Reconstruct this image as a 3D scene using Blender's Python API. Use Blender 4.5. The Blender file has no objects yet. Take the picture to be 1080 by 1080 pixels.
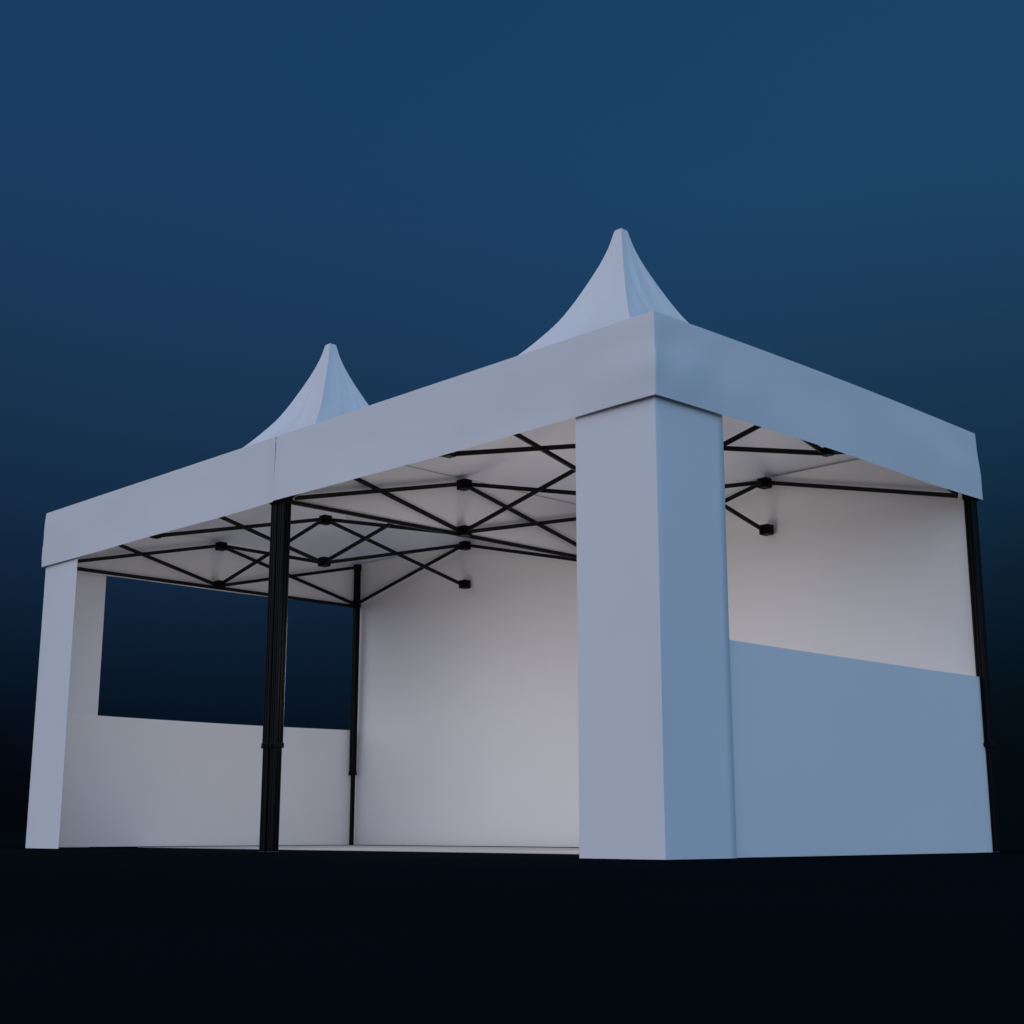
import bpy, bmesh, math
from mathutils import Vector, Matrix, noise
S = bpy.context.scene
C = S.collection
L, W, H, ZB, PK = 6.0, 3.0, 2.473, 2.065, 3.800
ZU, ZL = 2.416, 2.094

# ---------------------------------------------------------------- materials
def nodes(m):
    m.use_nodes = True
    return m.node_tree.nodes, m.node_tree.links
def fabric(name, col, rough=.8, trans=.1, wr=.25):
    m = bpy.data.materials.new(name); N, K = nodes(m)
    b = N['Principled BSDF']; out = N['Material Output']
    tc = N.new('ShaderNodeTexCoord')
    n1 = N.new('ShaderNodeTexNoise'); n1.inputs['Scale'].default_value = 1.3; n1.inputs['Detail'].default_value = 4
    K.new(tc.outputs['Object'], n1.inputs['Vector'])
    r = N.new('ShaderNodeValToRGB')
    r.color_ramp.elements[0].position = .3; r.color_ramp.elements[0].color = [c*.97 for c in col]+[1]
    r.color_ramp.elements[1].position = .75; r.color_ramp.elements[1].color = list(col)+[1]
    K.new(n1.outputs['Fac'], r.inputs['Fac']); K.new(r.outputs['Color'], b.inputs['Base Color'])
    b.inputs['Roughness'].default_value = rough
    b.inputs['Specular IOR Level'].default_value = .25
    n2 = N.new('ShaderNodeTexNoise'); n2.inputs['Scale'].default_value = 420; n2.inputs['Detail'].default_value = 2
    K.new(tc.outputs['Object'], n2.inputs['Vector'])
    b1 = N.new('ShaderNodeBump'); b1.inputs['Strength'].default_value = .12; b1.inputs['Distance'].default_value = .001
    K.new(n2.outputs['Fac'], b1.inputs['Height'])
    n3 = N.new('ShaderNodeTexNoise'); n3.inputs['Scale'].default_value = 3.0; n3.inputs['Detail'].default_value = 2
    n3.inputs['Distortion'].default_value = .4
    K.new(tc.outputs['Object'], n3.inputs['Vector'])
    b2 = N.new('ShaderNodeBump'); b2.inputs['Strength'].default_value = wr; b2.inputs['Distance'].default_value = .03
    K.new(n3.outputs['Fac'], b2.inputs['Height']); K.new(b1.outputs['Normal'], b2.inputs['Normal'])
    K.new(b2.outputs['Normal'], b.inputs['Normal'])
    t = N.new('ShaderNodeBsdfTranslucent'); t.inputs['Color'].default_value = (*col, 1)
    mx = N.new('ShaderNodeMixShader'); mx.inputs['Fac'].default_value = trans
    K.new(b.outputs['BSDF'], mx.inputs[1]); K.new(t.outputs['BSDF'], mx.inputs[2])
    K.new(mx.outputs['Shader'], out.inputs['Surface'])
    return m
def metal(name, col, rough, metallic=0., spec=.2):
    m = bpy.data.materials.new(name); N, K = nodes(m)
    b = N['Principled BSDF']; tc = N.new('ShaderNodeTexCoord')
    n1 = N.new('ShaderNodeTexNoise'); n1.inputs['Scale'].default_value = 30; n1.inputs['Detail'].default_value = 5
    K.new(tc.outputs['Object'], n1.inputs['Vector'])
    mr = N.new('ShaderNodeMapRange'); mr.inputs['To Min'].default_value = rough-.08; mr.inputs['To Max'].default_value = rough+.12
    K.new(n1.outputs['Fac'], mr.inputs['Value']); K.new(mr.outputs['Result'], b.inputs['Roughness'])
    b.inputs['Base Color'].default_value = (*col, 1); b.inputs['Metallic'].default_value = metallic
    b.inputs['Specular IOR Level'].default_value = spec
    return m
M_roof = fabric('white roof polyester', (.76,.765,.785), .8, .06, .08)
M_wall = fabric('white wall polyester', (.80,.795,.80), .85, .03, .05)
M_cover = fabric('white cover polyester', (.765,.77,.79), .85, .02, .04)
M_sheet = fabric('pale groundsheet', (.50,.50,.52), .8, .0, .2)
M_bar = metal('black powder coated steel', (.005,.005,.006), .42, spec=.15)
M_leg = metal('black anodised aluminium', (.0035,.0035,.0045), .38, spec=.09)
M_joint = metal('black nylon', (.003,.003,.0035), .5, spec=.10)
M_steel = metal('dull steel', (.02,.035,.06), .5, 0)
g = bpy.data.materials.new('dark ground'); N, K = nodes(g)
b = N['Principled BSDF']; tc = N.new('ShaderNodeTexCoord'); n1 = N.new('ShaderNodeTexNoise')
n1.inputs['Scale'].default_value = .5; n1.inputs['Detail'].default_value = 6
K.new(tc.outputs['Object'], n1.inputs['Vector'])
r = N.new('ShaderNodeValToRGB'); r.color_ramp.elements[0].color = (.0042,.0070,.0092,1); r.color_ramp.elements[1].color = (.0060,.0096,.0125,1)
K.new(n1.outputs['Fac'], r.inputs['Fac']); K.new(r.outputs['Color'], b.inputs['Base Color'])
b.inputs['Roughness'].default_value = 1; b.inputs['Specular IOR Level'].default_value = 0

# ---------------------------------------------------------------- helpers
def link(name, bm, mat, parent=None, smooth=False, loc=None, kind=None):
    me = bpy.data.meshes.new(name); bm.normal_update(); bm.to_mesh(me); bm.free()
    if smooth:
        for p in me.polygons: p.use_smooth = True
    me.materials.append(mat)
    o = bpy.data.objects.new(name, me); C.objects.link(o)
    if parent: o.parent = parent
    if loc is not None: o.location = loc
    if kind: o['kind'] = kind
    return o
def box(bm, c, s, bev=0., M=None):
    r = bmesh.ops.create_cube(bm, size=1)
    vs = r['verts']
    bmesh.ops.scale(bm, vec=s, verts=vs)
    if bev:
        es = list({e for v in vs for e in v.link_edges})
        rr = bmesh.ops.bevel(bm, geom=es, offset=bev, segments=2, affect='EDGES', profile=.5)
        vs = list({v for f in rr['faces'] for v in f.verts} | {v for v in vs if v.is_valid})
    if M is not None: bmesh.ops.transform(bm, matrix=M, verts=vs)
    bmesh.ops.translate(bm, vec=c, verts=vs)
def cyl(bm, c, rad, h, axis='Z', seg=14):
    r = bmesh.ops.create_cone(bm, cap_ends=True, segments=seg, radius1=rad, radius2=rad, depth=h)
    M = {'Z':Matrix.Identity(4),'X':Matrix.Rotation(math.pi/2,4,'Y'),'Y':Matrix.Rotation(math.pi/2,4,'X')}[axis]
    bmesh.ops.transform(bm, matrix=M, verts=r['verts'])
    bmesh.ops.translate(bm, vec=c, verts=r['verts'])
def grid(bm, fn, nu, nv):
    vs = [[bm.verts.new(fn(i/nu, j/nv)) for i in range(nu+1)] for j in range(nv+1)]
    for j in range(nv):
        for i in range(nu):
            bm.faces.new((vs[j][i], vs[j][i+1], vs[j+1][i+1], vs[j+1][i]))
def beam(p, q, w=.016, h=.027, bev=.003):
    p, q = Vector(p), Vector(q); d = q-p; ln = d.length; d.normalize()
    side = d.cross(Vector((0,0,1))).normalized(); up = side.cross(d)
    M = Matrix((d, side, up)).transposed().to_4x4()
    bm = bmesh.new(); box(bm, (p+q)/2, (ln, w, h), bev, M)
    return bm

tent = bpy.data.objects.new('gazebo_tent', None); C.objects.link(tent)
tent.empty_display_size = .5
tent['label'] = 'white double peaked gazebo tent with black scissor frame, leg covers and half walls'
tent['category'] = 'tent'

# ---------------------------------------------------------------- roofs
U0 = .020
prof = [(U0,1.0),(.036,.925),(.06,.845),(.09,.765),(.12,.692),(.147,.630),(.184,.556),(.235,.478),(.29,.405),(.38,.30),(.48,.212),(.6,.135),(.73,.075),(.87,.03),(1,0)]
def zprof(u):
    for k in range(len(prof)-1):
        a, b = prof[k], prof[k+1]
        if u <= b[0]:
            t = (u-a[0])/(b[0]-a[0])
            p0 = prof[k-1] if k else a; p3 = prof[k+2] if k+2 < len(prof) else b
            m1 = (b[1]-p0[1])/(b[0]-p0[0])*(b[0]-a[0]); m2 = (p3[1]-a[1])/(p3[0]-a[0])*(b[0]-a[0])
            return (2*t**3-3*t**2+1)*a[1]+(t**3-2*t**2+t)*m1+(-2*t**3+3*t**2)*b[1]+(t**3-t**2)*m2
    return 0
def rim(x, y):
    # the right hand eave lifts a little between its corners
    return .016*math.sin(max(0, min(1, y/3))*math.pi) if x > -.03 else 0.
def roof(x0, seedv):
    cx, cy = x0+1.5, 1.5
    bm = bmesh.new()
    for k in range(4):
        a = k*math.pi/2
        ca, sa = round(math.cos(a)), round(math.sin(a))
        def fn(s, t):
            v = s*2-1
            u = U0 + (1-U0)*t**1.9
            z = zprof(u)*(PK-H)
            lat = v*1.5*u; rad = 1.5*u
            env = (1-v*v)
            rad -= .024*env*math.sin(min(1, u*1.5)*math.pi)*min(1, u*6)
            # a few faint uneven creases that run down and across the cloth
            c1 = noise.noise(Vector((v*1.3+u*5+seedv, k*7.1, u*3.0)))
            c2 = abs(noise.noise(Vector((v*1.8-u*4+seedv*2, k*3.3+2, u*1.5))))
            c3 = noise.noise(Vector((v*4+u*9+seedv, k*5.1, u*7.0)))
            z += env*(.040*c1 + .042*(c2-.2) + .012*c3)*math.sin(min(1,u*3)*math.pi*.5)*(1-u)**.7
            x, y = cx+ca*rad-sa*lat, cy+sa*rad+ca*lat
            return Vector((x, y, H+z+(rim(0, y)*t**8 if (x0 == -3 and k == 0) else 0)))
        grid(bm, fn, 40, 56)
    return link('canopy', bm, M_roof, tent, True)
def cap(x0, parent):
    bm = bmesh.new(); w = U0*1.5+.0005
    c = Vector((x0+1.5, 1.5, PK))
    vs = [bm.verts.new(c+Vector(p)) for p in ((-w,-w,-.001),(w,-w,-.001),(w,w,-.001),(-w,w,-.001),(-w*.85,-w*.85,.007),(w*.85,-w*.85,.007),(w*.85,w*.85,.007),(-w*.85,w*.85,.007),(-w*.5,-w*.5,.012),(w*.5,-w*.5,.012),(w*.5,w*.5,.012),(-w*.5,w*.5,.012))]
    for r in (0, 4):
        for i in range(4):
            j = (i+1) % 4; bm.faces.new((vs[r+i], vs[r+j], vs[r+4+j], vs[r+4+i]))
    bm.faces.new(vs[8:12])
    return link('peak_cap', bm, M_roof, parent)

def strip(name, path, z0, z1, nv, parent, seedv, amp, mat):
    bm = bmesh.new(); rows = []
    for j in range(nv+1):
        t = j/nv; row = []
        for (x, y, nx, ny, e) in path:
            d = noise.noise(Vector((x*1.1+seedv, y*1.1, t*.8)))*amp*t*e
            d += noise.noise(Vector((x*2.6+seedv, y*2.6, t*1.2+3)))*amp*.35*math.sin(t*2.4)*e
            cd = min(math.hypot(x-cx, y-cy) for cx in (0, -6) for cy in (0, 3))
            wob = 1 + .5*math.sin(t*9+seedv)
            am0 = .45 if y < 1 else .15
            d += amp*am0*math.exp(-(cd/.24)**2)*math.sin(t*math.pi)*wob
            if nx > .9 and x > -1:
                # slack cloth folding diagonally away from the nearest corner
                for yy, am in ((y, .0062), (3-y, .0018)):
                    d += am*math.sin((yy*1.1+t*.32)*14+1.0)*math.exp(-yy/.42)*math.sin(t*math.pi)**.7*min(1, yy/.05)
            d += .005*t
            dz = noise.noise(Vector((x*.9, y*.9+seedv, 5)))*.012*e*t + rim(x, y)*(1-.6*t)
            row.append(bm.verts.new((x+nx*d, y+ny*d, z0+(z1-z0)*t+dz)))
        rows.append(row)
    for j in range(nv):
        for i in range(len(path)-1):
            bm.faces.new((rows[j][i], rows[j+1][i], rows[j+1][i+1], rows[j][i+1]))
    return link(name, bm, mat, parent, True)
def seg(p, q, n, nrm):
    out = []
    for i in range(n+1):
        t = i/n
        out.append((p[0]+(q[0]-p[0])*t, p[1]+(q[1]-p[1])*t, nrm[0], nrm[1], 1))
    return out
def corner(c, r, a0, a1):
    out = []
    cl = lambda v: max(-1, min(1, v*1.414))
    for i in range(1, 4):
        a = math.radians(a0+(a1-a0)*i/4)
        out.append((c[0]+r*math.cos(a), c[1]+r*math.sin(a), cl(math.cos(a)), cl(math.sin(a)), 1))
    return out
R_ = .004
def edge(p, q, n, nrm):
    # extra points close to both ends keep the folded corner crisp
    p, q = Vector(p), Vector(q); d = (q-p); ln = d.length
    ts = [0, .006/ln, .02/ln] + [i/n for i in range(1, n)] + [1-.02/ln, 1-.006/ln, 1]
    return [(p.x+d.x*t, p.y+d.y*t, nrm[0], nrm[1], 1) for t in ts]
near = edge((-2.9965, W), (-R_, W), 64, (0,1)) + corner((-R_, W-R_), R_, 90, 0) + edge((0, W-R_), (0, R_), 64, (1,0)) + corner((-R_, R_), R_, 0, -90) + edge((-R_, 0), (-2.9965, 0), 64, (0,-1))
far = edge((-3.0035, 0), (-L+R_, 0), 50, (0,-1)) + corner((-L+R_, R_), R_, -90, -180) + edge((-L, R_), (-L, W-R_), 50, (-1,0)) + corner((-L+R_, W-R_), R_, 180, 90) + edge((-L+R_, W), (-3.0035, W), 50, (0,1))
c1 = roof(-3, 1.7); c2 = roof(-6, 8.3)
cap(-3, c1); cap(-6, c2)
strip('valance', near, H, ZB, 16, c1, 2.1, .020, M_roof)
strip('valance', far, H, ZB, 14, c2, 6.4, .010, M_roof)
strip('divider_valance', seg((-2.984, .02), (-2.984, W-.02), 30, (1,0)), H-.005, ZB+.01, 6, c1, 4.2, .006, M_roof)
strip('divider_valance', seg((-3.014, .02), (-3.014, W-.02), 30, (-1,0)), H-.005, ZB+.01, 6, c2, 5.2, .006, M_roof)

# ---------------------------------------------------------------- walls
def sheet(name, p, q, z0, z1, out, amp, seedv, mat, hemh=.0, parent=tent):
    p, q = Vector(p), Vector(q); ln = (q-p).length
    o = Vector(out)
    nu = max(6, int(ln/.08)); nv = max(6, int((z1-z0)/.08))
    bm = bmesh.new()
    def fn(s, t):
        P = p.lerp(q, s)
        e = min(1, 6*s, 6*(1-s))
        d = amp*noise.noise(Vector((s*ln*.9+seedv, t*(z1-z0)*.7, seedv)))*e
        top = -.010*math.sin(s*math.pi)*t*hemh
        return Vector((P.x+o.x*d, P.y+o.y*d, z0+(z1-z0)*t+top))
    grid(bm, fn, nu, nv)
    return link(name, bm, mat, parent, True)
bw = sheet('back_wall', (-5.965, 2.985), (-.06, 2.985), .012, H-.012, (0,1), .016, 1.3, M_wall)
bw['label'] = 'full height white back wall of the tent'
hl = sheet('half_wall', (-5.966, .04), (-5.966, 2.955), .012, .985, (1,0), .012, 3.3, M_wall, 1)
hl['label'] = 'white half wall closing the far left end of the tent'
hr = sheet('half_wall', (-.050, .05), (-.050, 2.950), .008, 1.002, (1,0), .012, 5.9, M_wall, .5)
hr['label'] = 'white half wall closing the right end of the tent'

def leg_cover(cx, sx, seedv, label, fold):
    bm = bmesh.new(); path = []
    y0 = .018; x0 = cx - sx*.018; r = .004
    n = 10
    for i in range(n+1): path.append((x0-sx*(.5-(.5-r)*i/n), y0, 0, -1))
    for i in range(1, 4):
        a = math.pi/2*i/4
        path.append((x0-sx*r+sx*r*math.sin(a), y0+r-r*math.cos(a), sx*math.sin(a), -math.cos(a)))
    for i in range(n+1): path.append((x0, y0+r+(.5-r)*i/n, sx, 0))
    if fold:
        # the free edge is folded back into a narrow hem
        path.append((x0-sx*.008, y0+.502, 0, 0)); path.append((x0-sx*.010, y0+.47, 0, 0))
    rows = []
    for j in range(33):
        t = j/32; z = .006+(2.26-.006)*t; row = []
        for k, (x, y, nx, ny) in enumerate(path):
            e = min(1, abs(k-12)/6)
            d = .005*noise.noise(Vector((x*1.5+seedv, y*1.5, z*.9)))*e
            row.append(bm.verts.new((x+nx*d, y+ny*d, z)))
        rows.append(row)
    for j in range(32):
        for i in range(len(path)-1):
            bm.faces.new((rows[j][i], rows[j][i+1], rows[j+1][i+1], rows[j+1][i]))
    o = link('leg_cover', bm, M_cover, tent, True); o['label'] = label
    if fold:
        for i, p in enumerate(o.data.polygons):
            if i % (len(path)-1) >= len(path)-3: p.use_smooth = False
    return o
leg_cover(0, 1, 1.1, 'white wrap around leg cover on the nearest corner', True)
leg_cover(-6, -1, 7.7, 'white wrap around leg cover on the far left front corner', False)

# ---------------------------------------------------------------- legs
def profile_tube(bm, side, z0, z1, gw, gd):
    h = side/2; b = .006
    pts = []
    for k in range(4):
        a = k*math.pi/2; c, s = math.cos(a), math.sin(a)
        for (x, y) in ((h, -h+b), (h, -gw*2.2), (h-gd, -gw*2.2), (h-gd, -gw), (h, -gw), (h, gw), (h-gd, gw), (h-gd, gw*2.2), (h, gw*2.2), (h, h-b)):
            pts.append((x*c-y*s, x*s+y*c))
    lo = [bm.verts.new((x, y, z0)) for x, y in pts]; hi = [bm.verts.new((x, y, z1)) for x, y in pts]
    n = len(pts)
    for i in range(n):
        j = (i+1) % n; bm.faces.new((lo[i], lo[j], hi[j], hi[i]))
    bm.faces.new(hi); bm.faces.new(list(reversed(lo)))
def make_leg():
    bm = bmesh.new(); profile_tube(bm, .060, .60, ZU+.02, .006, .005)
    leg = link('leg', bm, M_leg, tent)
    bm = bmesh.new(); profile_tube(bm, .053, .012, .66, .005, .004); link('inner_tube', bm, M_leg, leg)
    bm = bmesh.new(); box(bm, (0,0,.010), (.056,.056,.006), .002); link('foot_plate', bm, M_steel, leg)
    bm = bmesh.new(); box(bm, (0,0,.612), (.065,.065,.03), .003); cyl(bm, (.0,-.034,.612), .009, .010, 'Y'); link('height_lock', bm, M_joint, leg)
    bm = bmesh.new(); box(bm, (0,0,ZL), (.069,.069,.066), .004); link('slider', bm, M_joint, leg)
    bm = bmesh.new(); box(bm, (0,0,ZU+.002), (.066,.066,.06), .004); link('top_bracket', bm, M_joint, leg)
    return leg
leg0 = make_leg(); used = False
I = .078
LEGS = [(-2.962, .055, 1), (-3.038, .055, 1), (-I, I, .7), (-6+I, I, .7), (-6+I, W-I, .62), (-.042, W-.042, .66), (-2.962, W-.055, 1), (-3.038, W-.055, 1)]
for (x, y, sc) in LEGS:
    if not used: o = leg0; used = True
    else:
        o = leg0.copy(); C.objects.link(o); o.parent = tent
        for ch in leg0.children:
            c = ch.copy(); C.objects.link(c); c.parent = o
            if ch.name.startswith(('inner_tube', 'foot_plate')): c.scale = (sc, sc, 1)
    o.location = (x, y, 0)
    if sc == .62: o.scale = (.80, .80, 1)

# ---------------------------------------------------------------- scissor trusses
def bar(p, q, off, piv=None):
    d = (Vector(q)-Vector(p)).normalized(); s = d.cross(Vector((0,0,1))).normalized()*off
    o = link('truss_bar', beam(Vector(p)+s, Vector(q)+s), M_bar, tent)
    if piv is not None:
        bm = bmesh.new(); ax = 'Y' if abs(d.x) > abs(d.y) else 'X'
        cyl(bm, piv, .011, .052, ax); link('pivot_bolt', bm, M_joint, o)
    return o
def scissor(a, b, full=True, gap=.03):
    a, b = Vector((*a, 0)), Vector((*b, 0)); d = (b-a).normalized()*gap
    a, b = a+d, b-d; m = (a+b)/2; zm = (ZU+ZL)/2
    up, dn = Vector((0,0,ZU)), Vector((0,0,ZL))
    bar(a+dn, b+up, .010, (m.x, m.y, zm) if full else None)
    if full: bar(a+up, b+dn, -.010)
def joint(x, y, wx=.070, wy=.070, hh=.066):
    for z in (ZU, ZL):
        bm = bmesh.new()
        box(bm, (x,y,z), (wx, wy, hh), .002)
        box(bm, (x,y,z), (wx+.016, wy*.5, hh*.6), .002)
        box(bm, (x,y,z), (wx*.5, wy+.016, hh*.6), .002)
        link('frame_joint', bm, M_joint, tent)
XM = -2.945
fy, by, lx, rx = I, W-I, -6+I, -I
joint(-1.5, fy, .055, .055, .04); joint(-4.5, fy, .055, .055, .04); joint(-1.5, by); joint(-4.5, by)
joint(lx, 1.5); joint(rx, 1.5, .055, .055, .04); joint(XM, 1.5, .084, .070); joint(-1.5, 1.5); joint(-4.5, 1.5)
scissor((rx, fy), (-1.5, fy)); scissor((-2.93, fy), (-1.5, fy)); scissor((-3.07, fy), (-4.5, fy)); scissor((lx, fy), (-4.5, fy))
scissor((rx, by), (-1.5, by), False); scissor((-2.93, by), (-1.5, by), False); scissor((-3.07, by), (-4.5, by), False); scissor((lx, by), (-4.5, by), False)
for x in (lx, rx, XM):
    scissor((x, fy), (x, 1.5)); scissor((x, by), (x, 1.5))
for cx, ex in ((-1.5, (rx, XM)), (-4.5, (lx, -3.0))):
    for x in ex: scissor((x, 1.5), (cx, 1.5))
    for y in (fy, by): scissor((cx, y), (cx, 1.5))
for x in (-5.945, -2.968):
    link('cross_rail', beam((x, .09, ZB+.008), (x, W-.09, ZB+.008), .018, .026), M_bar, tent)

# ---------------------------------------------------------------- groundsheet and ground
bm = bmesh.new(); box(bm, (-3.04, 1.90, .006), (5.82, 2.0, .004), .001)
gs = link('groundsheet', bm, M_sheet); gs['label'] = 'thin pale groundsheet laid flat inside the tent'; gs['category'] = 'groundsheet'
bm = bmesh.new()
bmesh.ops.create_circle(bm, cap_ends=True, segments=96, radius=3000)
link('ground', bm, g, kind='structure')

# ---------------------------------------------------------------- world: dusk backdrop
w = bpy.data.worlds.new('World'); S.world = w; w.use_nodes = True
N, K = w.node_tree.nodes, w.node_tree.links
bg = N['Background']; tc = N.new('ShaderNodeTexCoord'); sp = N.new('ShaderNodeSeparateXYZ')
K.new(tc.outputs['Generated'], sp.inputs[0])
def dot(v):
    n = N.new('ShaderNodeVectorMath'); n.operation = 'DOT_PRODUCT'; n.inputs[1].default_value = Vector(v).normalized()
    K.new(tc.outputs['Generated'], n.inputs[0]); return n.outputs['Value']
def mth(op, a, b):
    n = N.new('ShaderNodeMath'); n.operation = op
    for i, x in enumerate((a, b)):
        if isinstance(x, (int, float)): n.inputs[i].default_value = x
        else: K.new(x, n.inputs[i])
    return n.outputs[0]
nz = N.new('ShaderNodeTexNoise'); nz.inputs['Scale'].default_value = 2.0; nz.inputs['Detail'].default_value = 1
K.new(tc.outputs['Generated'], nz.inputs['Vector'])
zz = mth('ADD', sp.outputs['Z'], mth('MULTIPLY', mth('SUBTRACT', nz.outputs['Fac'], .5), .17))
# the glow reaches lower in the middle of the backdrop than at its sides
zz = mth('ADD', zz, mth('MULTIPLY', mth('SUBTRACT', mth('POWER', mth('MAXIMUM', dot((-.75,.66,0)), 0.), 9.), .75), .10))
cr = N.new('ShaderNodeValToRGB'); cr.color_ramp.interpolation = 'B_SPLINE'; K.new(zz, cr.inputs['Fac'])
st = [(0,(.0010,.0017,.0032)),(.045,(.0012,.0024,.0050)),(.10,(.0022,.0060,.0145)),(.16,(.0042,.0142,.035)),(.225,(.0078,.026,.063)),(.307,(.0105,.039,.096)),(.42,(.0110,.052,.134)),(.56,(.0080,.040,.112)),(1,(.02,.07,.16))]
el = cr.color_ramp.elements
el[0].position, el[0].color = 0, (*st[0][1], 1); el[1].position, el[1].color = 1, (*st[-1][1], 1)
for p, c in st[1:-1]:
    e = el.new(p); e.color = (*c, 1)
cur = cr.outputs['Color']
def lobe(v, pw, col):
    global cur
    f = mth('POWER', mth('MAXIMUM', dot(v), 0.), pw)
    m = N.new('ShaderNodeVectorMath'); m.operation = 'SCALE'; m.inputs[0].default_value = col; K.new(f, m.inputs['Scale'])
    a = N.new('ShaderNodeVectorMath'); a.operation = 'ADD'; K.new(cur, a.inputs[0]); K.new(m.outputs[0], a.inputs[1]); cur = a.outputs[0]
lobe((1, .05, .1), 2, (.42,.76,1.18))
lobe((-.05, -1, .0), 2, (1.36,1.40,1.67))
lobe((-.40, .8, .42), 22, (.001,.009,.012))
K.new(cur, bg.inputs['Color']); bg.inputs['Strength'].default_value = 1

# ---------------------------------------------------------------- unseen warm fill lamps added inside the tent to brighten its back wall
def fill_lamp(x, y, z, p, rad):
    ld = bpy.data.lights.new('fill_lamp', 'POINT'); ld.energy = p; ld.color = (1, .91, .86); ld.shadow_soft_size = rad
    lo = bpy.data.objects.new('fill_lamp', ld); C.objects.link(lo); lo.location = (x, y, z)
fill_lamp(-1.75, 1.35, 1.25, 22, .35)
fill_lamp(-3.9, 1.35, 1.25, 17, .35)

# ---------------------------------------------------------------- camera
cam = bpy.data.cameras.new('Camera'); co = bpy.data.objects.new('Camera', cam); C.objects.link(co)
cam.lens = 50; cam.sensor_width = 36; cam.clip_end = 10000; cam.clip_start = .05
co.location = (3.9989, -4.795, .1248); co.rotation_euler = (math.pi/2+.2208, 0, .7999)
S.camera = co
S.view_settings.view_transform = 'Standard'; S.view_settings.look = 'None'; S.view_settings.exposure = 0
